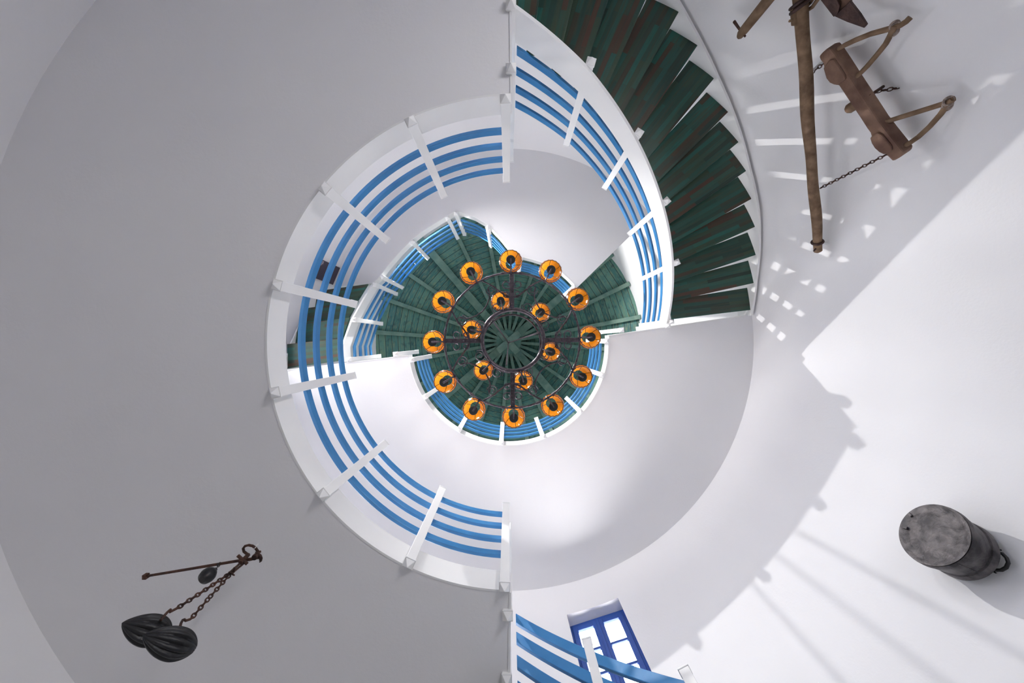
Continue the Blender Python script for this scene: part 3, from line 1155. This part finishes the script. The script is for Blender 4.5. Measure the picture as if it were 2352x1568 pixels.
def plough():
    a, e = wallpt(1832, -70, 0.10), wallpt(1879, 576, 0.10)
    root = thing('plough', e, 'old wooden plough with long pole and iron share fixed to the right-hand wall, top right', 'plough')
    b = MB()
    n = 26
    path, rad = [], []
    for i in range(n + 1):
        t = i / n
        p = a.lerp(e, t)
        wob = 0.006 * math.sin(9 * t) + 0.004 * math.sin(23 * t + 1)
        path.append(p + Vector((wob, wob * 0.5, 0)))
        rad.append(0.050 - 0.010 * t + 0.003 * math.sin(15 * t + 2))
    path.append(e + (e - a).normalized() * 0.012)
    rad.append(0.022)
    b.tube(path, rad, 14)
    b.build('pole', M['wood'], root, smooth=50)
    # handle lever at the left
    b = MB()
    h0, h1 = wallpt(1700, 80, 0.16), wallpt(1800, -45, 0.16)
    d = (h1 - h0).normalized()
    pt = [h0 - d * 0.02, h0, h0.lerp(h1, 0.1), h0.lerp(h1, 0.5), h1]
    b.tube(pt, [0.022, 0.036, 0.043, 0.046, 0.048], 10, flat=0.8)
    ho = b.build('handle', M['wood'], root, smooth=50)
    b = MB()
    b.tube([wallpt(1686, 49, 0.10), wallpt(1702, 72, 0.16), wallpt(1712, 84, 0.19)], [0.012, 0.009, 0.008], 8)
    b.build('peg', M['rust'], root, smooth=50)
    # forged band around the pole
    b = MB()
    d = (e - a).normalized()
    t0 = nearest_t(a, e, 1837, 16)
    c = a.lerp(e, t0)
    b.ring(c, 0.060, 0.014, 28, 8, axis=d + Vector((0.25, 0.25, -0.2)))
    b.ring(c - d * 0.03, 0.062, 0.012, 28, 8, axis=d + Vector((0.25, 0.25, -0.2)))
    b.build('band', M['dark_iron'], root, smooth=50)
    b = MB()
    c2 = a.lerp(e, nearest_t(a, e, 1840, 38)) + Vector((-0.055, 0.0, 0))
    b.box(c2, d * 0.06, Vector((0.016, 0, 0)), d.cross(Vector((1, 0, 0))).normalized() * 0.02)
    b.tube([c2 + d * 0.02, c2 + d * 0.02 + Vector((-0.045, 0.02, -0.01))], 0.010, 8)
    b.build('wedge', M['wood'], root, bevel=0.004)
    # braces running up from the band
    b = MB()
    b.tube([wallpt(1846, 29, 0.13), wallpt(1866, 16, 0.13), wallpt(1886, -12, 0.13), wallpt(1900, -40, 0.13)], 0.014, 8)
    b.tube([wallpt(1846, 22, 0.10), wallpt(1862, 6, 0.10), wallpt(1876, -18, 0.10), wallpt(1888, -40, 0.10)], 0.011, 8)
    b.build('brace', M['wood'], root, smooth=50)
    # sole and share
    p0 = wallpt(1945, 20, 0.16)
    nn = Vector((-p0.x, -p0.y, 0)).normalized()
    b = MB()
    flatpoly(b, [(1890, -8), (1924, 30), (1944, 16), (1958, -2), (1925, -60), (1870, -60)], p0, nn, 0.05, -0.05)
    b.build('sole', M['redwood'], root, bevel=0.006)
    b = MB()
    tip = planept(1994, 57, p0, nn)
    q = [planept(x, y, p0, nn) for x, y in ((1921, 33), (1950, 46), (1990, 60), (1995, 54), (1980, 30), (1956, -1))]
    b.prism([v + nn * 0.0 for v in q], nn * 0.022)
    qq = [planept(x, y, p0, nn) for x, y in ((1888, -10), (1921, 33), (1930, 26), (1935, 8), (1928, -8))]
    b.prism([v + nn * 0.01 for v in qq], nn * 0.02)
    b.build('share', M['dark_iron'], root, bevel=0.004)
    # iron ring, pin and white bracket at the free end
    b = MB()
    c = a.lerp(e, nearest_t(a, e, 1877, 556))
    b.ring(c, 0.046, 0.012, 24, 8, axis=d + Vector((0, 0.1, 0.25)))
    b.tube([c + d * 0.05, c + d * 0.08 + Vector((-0.06, 0.03, -0.02))], 0.008, 8)
    b.build('end_ring', M['dark_iron'], root, smooth=50)
    b = MB()
    b.tube([c, wallpt(1892, 557, 0.05), wallpt(1902, 560, 0.0)], [0.012, 0.012, 0.02], 8, flat=0.5)
    b.build('bracket', M['paint'], root, smooth=50)
    b = MB()
    c = a.lerp(e, 0.3)
    w = Vector((c.x, c.y, 0)).normalized()
    b.tube([c, c + w * 0.25], 0.012, 8)
    b.build('bracket', M['paint'], root, smooth=50)

def nearest_t(a, e, px, py):
    best = (1e9, 0)
    for i in range(401):
        t = i / 400
        p = a.lerp(e, t)
        z = p.z - CZ
        d = (CX + F * p.x / z - px) ** 2 + (CY + F * p.y / z - py) ** 2
        best = min(best, (d, t))
    return best[1]
plough()

YP0 = wallpt(1980, 232, 0.20)
YN = Vector((-YP0.x, -YP0.y, 0)).normalized()
def yoke():
    root = thing('yoke', YP0, 'carved reddish wooden ox yoke with two tied stick bows, right of the plough pole', 'yoke')
    b = MB()
    outline = [(1918, 103), (1908, 106), (1899, 114), (1892, 122), (1896, 131), (1902, 138), (1904, 150), (1908, 163), (1914, 175), (1922, 183), (1931, 187), (1938, 189),
               (1948, 204), (1965, 230), (1985, 260), (2003, 288), (2010, 297), (2013, 308), (2017, 320), (2024, 332), (2034, 341), (2047, 348), (2055, 356), (2062, 363),
               (2075, 356), (2084, 350), (2086, 342), (2070, 322), (2050, 297), (2030, 271), (2000, 225), (1980, 195), (1965, 172), (1945, 141), (1927, 114)]
    flatpoly(b, outline, YP0, YN, 0.10, -0.05)
    b.build('beam', M['redwood'], root, bevel=0.012)
    for pad in ([(1906, 146), (1920, 127), (1931, 126), (1955, 162), (1958, 172), (1940, 186), (1930, 184), (1921, 180), (1913, 170)],
                [(2013, 306), (2030, 294), (2042, 300), (2062, 325), (2064, 336), (2046, 345), (2034, 339), (2024, 330), (2017, 319)]):
        b = MB()
        flatpoly(b, pad, YP0, YN, 0.022, 0.045)
        b.build('neck_pad', M['redwood'], root, bevel=0.010)
    bows = [[(1921, 115, .20), (1940, 104, .18), (1965, 92, .15), (2000, 78, .13), (2040, 67, .12), (2070, 57, .11), (2081, 50, .11), (2091, 40, .10)],
            [(1964, 180, .20), (1975, 169, .18), (1992, 152, .15), (2015, 125, .13), (2035, 100, .12), (2052, 68, .125), (2056, 60, .12)],
            [(2031, 280, .20), (2050, 275, .18), (2085, 264, .15), (2130, 250, .12), (2165, 239, .10), (2192, 226, .09)],
            [(2073, 338, .20), (2090, 328, .18), (2110, 314, .15), (2135, 291, .12), (2160, 263, .105), (2178, 238, .10), (2189, 228, .10)]]
    for k, pl in enumerate(bows):
        b = MB()
        path = [wallpt(x, y, o) for x, y, o in pl]
        path[0] = planept(pl[0][0], pl[0][1], YP0, YN)
        b.tube(path, [0.016, 0.017, 0.018, 0.018, 0.0185] + [0.019] * (len(path) - 5), 9)
        b.build('bow', M['wood'], root, smooth=50)
    for (x, y, o) in ((2054, 66, .115), (2177, 238, .10)):
        b = MB()
        c = wallpt(x, y, o)
        for i in range(4):
            b.ring(c + Vector((0.009 * (i - 1.5), 0.006 * (i - 1.5), 0.010 * (i - 1.5))), 0.025, 0.0075, 18, 6, axis=(random.uniform(-.3, .3) + 0.6, -0.4 + random.uniform(-.4, .4), 0.5), sx=0.9)
        b.build('rope_lashing', M['rope'], root, smooth=50)
    for pl in (((1948, 251), (1990, 224), 0.040), ((1938, 202), (1948, 194), 0.012), ((2000, 298), (2012, 289), 0.012)):
        b = MB()
        p, q = planept(pl[0][0], pl[0][1], YP0, YN), planept(pl[1][0], pl[1][1], YP0, YN)
        b.tube([p, p.lerp(q, 0.1), q], [pl[2] * 0.8, pl[2], pl[2]], 10)
        b.build('peg', M['wood'], root, smooth=50)
    b = MB()
    w = -YN
    b.tube([YP0 + w * 0.03, YP0 + w * 0.26], 0.012, 8)
    b.build('bracket', M['dark_iron'], root, smooth=50)
yoke()

def chain_thing(pts, label, half=0.022, r=0.0042):
    b = MB()
    for a, e in zip(pts, pts[1:]):
        chain(b, a, e, half, r)
    o = b.build('chain', M['rust'], None, smooth=50)
    tag(o, label, 'chain', 'thin chains on the farm tools')
chain_thing([planept(1904, 137, YP0, YN), wallpt(1863, 168, 0.13)], 'short rusty chain between the upper end of the yoke and the plough pole')
chain_thing([planept(2046, 350, YP0, YN), wallpt(1884, 432, 0.12)], 'long rusty chain from the lower end of the yoke to the plough pole')
chain_thing([planept(1995, 222, YP0, YN), wallpt(2012, 210, 0.10), wallpt(2064, 202, 0.0)], 'fine chain tying the middle of the yoke to the wall')

# ------------------------------------------------------------------ tin bucket
def bucket():
    m_ = wallpt(2210, 1263, 0.05)
    bz = m_.z - CZ + 0.02
    b0 = P(2143, 1227, bz)
    ax = (m_ - b0)
    L = ax.length
    root = thing('bucket', m_, 'battered round grey metal bucket mounted mouth to the wall, lower right', 'bucket')
    R = 0.228
    b = MB()
    prof = [(0.001, 0.0)]
    n = 56
    b.lathe(b0, ax, [(R * 0.985, 0.0), (R, 0.008), (R, 0.03), (R * 0.985, 0.034), (R * 0.88, L * 0.7), (R * 0.86, L - 0.05), (R * 0.90, L - 0.045), (R * 0.91, L - 0.035), (R * 0.91, L),
                     (R * 0.80, L), (R * 0.95, 0.012), (0.001, 0.012)], n)
    # seam down the side
    axn = ax.normalized()
    u = Vector((0.35, 0.6, -0.7))
    u = (u - axn * u.dot(axn)).normalized()
    b.tube([b0 + axn * 0.01 + u * R, b0 + axn * (L - 0.06) + u * (R * 0.87)], 0.006, 6)
    b.build('body', M['tin'], root, smooth=40)
    # dented base, pushed in and out
    d = MB()
    vs, fs = [], []
    up0 = axn.orthogonal().normalized()
    w0 = axn.cross(up0)
    rs = [0.0, 0.12, 0.24, 0.36, 0.48, 0.6, 0.7, 0.8, 0.86, 0.92, 1.0]
    seeds = [(random.uniform(-.7, .7), random.uniform(-.7, .7), random.uniform(-1, 1)) for _ in range(16)]
    for r in rs:
        for k in range(n):
            a = 2 * pi * k / n
            x, y = r * math.cos(a), r * math.sin(a)
            h = sum(s * math.exp(-((x - sx) ** 2 + (y - sy) ** 2) / 0.03) for sx, sy, s in seeds) * 0.007 * (1 if r < 0.8 else max(0, (0.92 - r) / 0.12))
            h += 0.006 if r > 0.86 else 0
            vs.append(b0 + up0 * x * R * 0.985 + w0 * y * R * 0.985 - axn * h)
    for i in range(len(rs) - 1):
        for k in range(n):
            k2 = (k + 1) % n
            fs.append((i * n + k, i * n + k2, (i + 1) * n + k2, (i + 1) * n + k))
    d.add(vs, fs)
    d.build('dented_base', M['tin'], root, smooth=70)
    d = MB()
    for (x, y, ang) in ((2088, 1180, 0.6), (2076, 1211, 0.25)):
        c = planept(x + 2, y + 1, b0, axn)
        t = (c - b0).normalized()
        s_ = axn.cross(t)
        d.box(c - t * 0.012 - axn * 0.008, t * 0.016, s_ * 0.010, axn * 0.007)
    d.build('tab', M['tin'], root, bevel=0.002)
    h = MB()
    hp = [(2272, 1266), (2288, 1266), (2302, 1271), (2312, 1281), (2316, 1292), (2311, 1303), (2300, 1309), (2288, 1309), (2276, 1304), (2268, 1300)]
    h.tube([wallpt(x, y, 0.055) for x, y in hp], 0.0105, 8)
    h.build('handle', M['char'], root, smooth=50)
    h = MB()
    h.tube([wallpt(2266, 1259, 0.05), wallpt(2282, 1260, 0.05), wallpt(2300, 1263, 0.05)], [0.012, 0.010, 0.005], 7)
    h.tube([wallpt(2262, 1298, 0.05), wallpt(2274, 1306, 0.05), wallpt(2288, 1316, 0.05)], [0.012, 0.010, 0.005], 7)
    h.build('lug', M['char'], root, smooth=50)
bucket()

# ------------------------------------------------------------------ steelyard hanging from the first gallery
def steelyard():
    K = 772 * 2.25
    def H(x, y, dz=0.0):                # a point on the plumb line's depth
        return P(x, y, K / math.hypot(x - CX, y - CY) + dz)
    root = thing('steelyard', P(590, 1256, 2.4), 'rusty iron steelyard balance hanging from the grey ceiling at lower left', 'balance')
    z = 2.25
    b = MB()
    hk = [(570, 1274), (565, 1270), (560, 1266), (558.5, 1259), (563, 1253.5), (571, 1251.5), (580.5, 1253.5), (587, 1258), (591, 1264), (594.6, 1267.8), (598, 1266.5)]
    b.tube([P(x, y, z) for x, y in hk], 0.0075, 8)
    b.build('hook', M['rust'], root, smooth=50)
    b = MB()
    b.tube([P(593, 1249, 2.40), P(589, 1252, 2.36), P(585, 1257, 2.27), P(583, 1260, 2.235), P(586, 1258, 2.22), P(590, 1253, 2.30), P(594, 1250, 2.40)], 0.003, 6)
    b.build('ceiling_loop', M['paint'], root, smooth=50)
    b = MB()
    b.tube([P(594, 1279.5, z - .03), P(575, 1284, z - .03), P(550, 1287, z - .03), P(440, 1305.5, z - .03), P(337, 1322.5, z - .03)], [0.010, 0.010, 0.0085, 0.008, 0.0075], 8)
    b.box(P(335, 1323, z - .03), (0.011, 0, 0), (0, 0.013, 0), (0, 0, 0.013))
    b.build('beam', M['rust'], root, smooth=40)
    b = MB()
    b.lathe(P(583.5, 1280.5, z - .05), (0, 0, 1), [(0.001, 0), (0.016, 0), (0.018, 0.01), (0.018, 0.03), (0.001, 0.036)], 18)
    cr = [(586, 1267), (592, 1270), (597, 1276), (599, 1282), (598.5, 1288), (596, 1291.5)]
    b.tube([P(x, y, z - .03) for x, y in cr], [0.002, 0.008, 0.012, 0.012, 0.008, 0.002], 8, flat=0.6)
    b.build('pivot', M['dark_iron'], root, smooth=50)
    b = MB()
    b.tube([P(546, 1275, z - .06), P(568, 1295, z - .06)], 0.009, 8)
    b.tube([P(570, 1274, z), P(560, 1284, z - .05), P(552, 1292, z - .08)], 0.012, 8)
    b.build('cross_pin', M['rust'], root, smooth=50)
    b = MB()
    b.tube([H(560, 1286), H(521, 1320)], 0.006, 6)
    b.tube([H(564, 1290), H(530, 1318)], 0.006, 6)
    b.ring(H(537, 1309), 0.013, 0.004, 16, 6, axis=(0.5, 0.3, 0.6))
    b.ring(H(532, 1317), 0.017, 0.004, 16, 6, axis=(0.3, -0.5, 0.6))
    b.build('strap', M['rust'], root, smooth=50)
    for pl in ([(524, 1319), (459, 1362.5), (409, 1395)], [(528, 1319.5), (480, 1373), (441, 1418)]):
        b = MB()
        for p, q in zip(pl, pl[1:]):
            chain(b, H(*p), H(*q), 0.0150, 0.0046)
        b.build('chain', M['rust'], root, smooth=50)
    b = MB()
    b.tube([H(411, 1394), H(398, 1401), H(391, 1405), H(389, 1401), H(392, 1399), H(384, 1406), H(373, 1419), H(369, 1424)], 0.006, 7)
    b.build('weight_hook', M['rust'], root, smooth=50)
    b = MB()
    b.tube([H(443, 1417), H(436, 1422), H(427, 1425), H(423, 1422), H(420, 1423), H(416, 1430), H(413, 1440), H(411, 1445)], 0.006, 7)
    b.build('weight_hook', M['rust'], root, smooth=50)
    b = MB()
    zc = 2.06
    cc = P(477.5, 1320.5, zc)
    ax = Vector((0, 0, 1))
    b.lathe(cc - ax * 0.04, ax, [(0.001, 0), (0.018, 0), (0.020, 0.003), (0.034, 0.014), (0.040, 0.034), (0.038, 0.052), (0.028, 0.07), (0.012, 0.08), (0.010, 0.095), (0.001, 0.097)], 24)
    b.tube([cc + ax * 0.055, P(502, 1299, z - .04), P(504, 1294, z - .03)], 0.003, 6)
    b.ring(P(503, 1296.5, z - .03), 0.012, 0.003, 14, 6, axis=(1, 0.2, 0))
    b.build('counterweight', M['char'], root, smooth=50)
    # two ribbed weights
    labels = ['black ribbed melon-shaped weight on the left chain of the steelyard, partly hidden', 'black ribbed melon-shaped weight nearest the bottom edge, in front of its twin']
    for k, (tip, end, zt, zen, hx) in enumerate((((280, 1430), (388, 1458), 1.655, 1.74, (369, 1424)), ((328, 1458), (446, 1490), 1.60, 1.70, (411, 1445)))):
        p, q = P(tip[0], tip[1], zt), P(end[0], end[1], zen)
        ax = q - p
        L = ax.length
        b = MB()
        prof = []
        for i in range(25):
            t = i / 24
            r = 0.063 * (math.sin(min(1, t / 0.62) * pi / 2) ** 0.72 if t < 0.62 else math.cos((t - 0.62) / 0.38 * pi / 2 * 0.93) ** 0.55)
            prof.append((max(r, 0.001), t * L))
        prof.append((0.001, L * 1.0))
        b.lathe(p, ax, prof, 96, 12, 0.16)
        o = b.build('ribbed_weight', M['char'], None, smooth=70)
        tag(o, labels[k], 'weight', 'black ribbed weights on the steelyard')
steelyard()

# ------------------------------------------------------------------ dark plaque on the wall behind the first railing
def plaque():
    cs = [wallpt(x, y, 0.035) for x, y in ((739.6, 595.8), (781.3, 615), (764.9, 654), (721, 637.7))]
    c = sum(cs, Vector()) / 4
    n = (cs[1] - cs[0]).cross(cs[3] - cs[0]).normalized()
    if n.dot(c - Vector((0, 0, CZ))) > 0:
        n = -n
    root = thing('sign', c, 'small dark rectangular sign with tiny pale lettering, on the wall behind the left railing', 'sign')
    b = MB()
    b.prism(cs, -n * 0.02)
    b.build('board', M['sign'], root)
    u = (cs[3] - cs[0])      # lettering runs along the outer edge
    v = (cs[1] - cs[0])
    b = MB()
    for row, (v0, segs) in enumerate(((0.055, ((.05, .10), (.115, .16), (.175, .21), (.225, .27))), (0.10, ((.05, .08), (.09, .13), (.15, .2))))):
        for s0, s1 in segs:
            q = [cs[0] + u * s0 + v * v0, cs[0] + u * s1 + v * v0, cs[0] + u * s1 + v * (v0 + 0.028), cs[0] + u * s0 + v * (v0 + 0.028)]
            b.prism([p + n * 0.0005 for p in q], n * 0.001)
    b.build('lettering', M['letter'], root)
plaque()

# ------------------------------------------------------------------ small spotlight clipped behind the topmost railing
def spot():
    root = thing('spotlight', SPOT - SPOT_DIR * 0.02, 'small black spotlight clamped behind the topmost gallery railing', 'lamp')
    c = SPOT - SPOT_DIR * 0.07
    b = MB()
    b.lathe(c - SPOT_DIR * 0.06, SPOT_DIR, [(0.001, 0), (0.02, 0.0), (0.032, 0.02), (0.034, 0.10), (0.030, 0.10), (0.028, 0.06), (0.001, 0.06)], 20)
    b.build('housing', M['black'], root, smooth=40)
    b = MB()
    foot = Vector((c.x, c.y, Z3 + CZ + 1.03))
    foot = Vector((SPOT.x, SPOT.y, 0)) * (2.372 / Vector((SPOT.x, SPOT.y, 0)).length) + Vector((0, 0, Z3 + CZ + 1.034))
    b.tube([c, c + Vector((-0.0, 0, -0.06)), foot + Vector((0, 0, 0.03)), foot], 0.008, 8)
    b.build('clamp', M['black'], root, smooth=50)
spot()
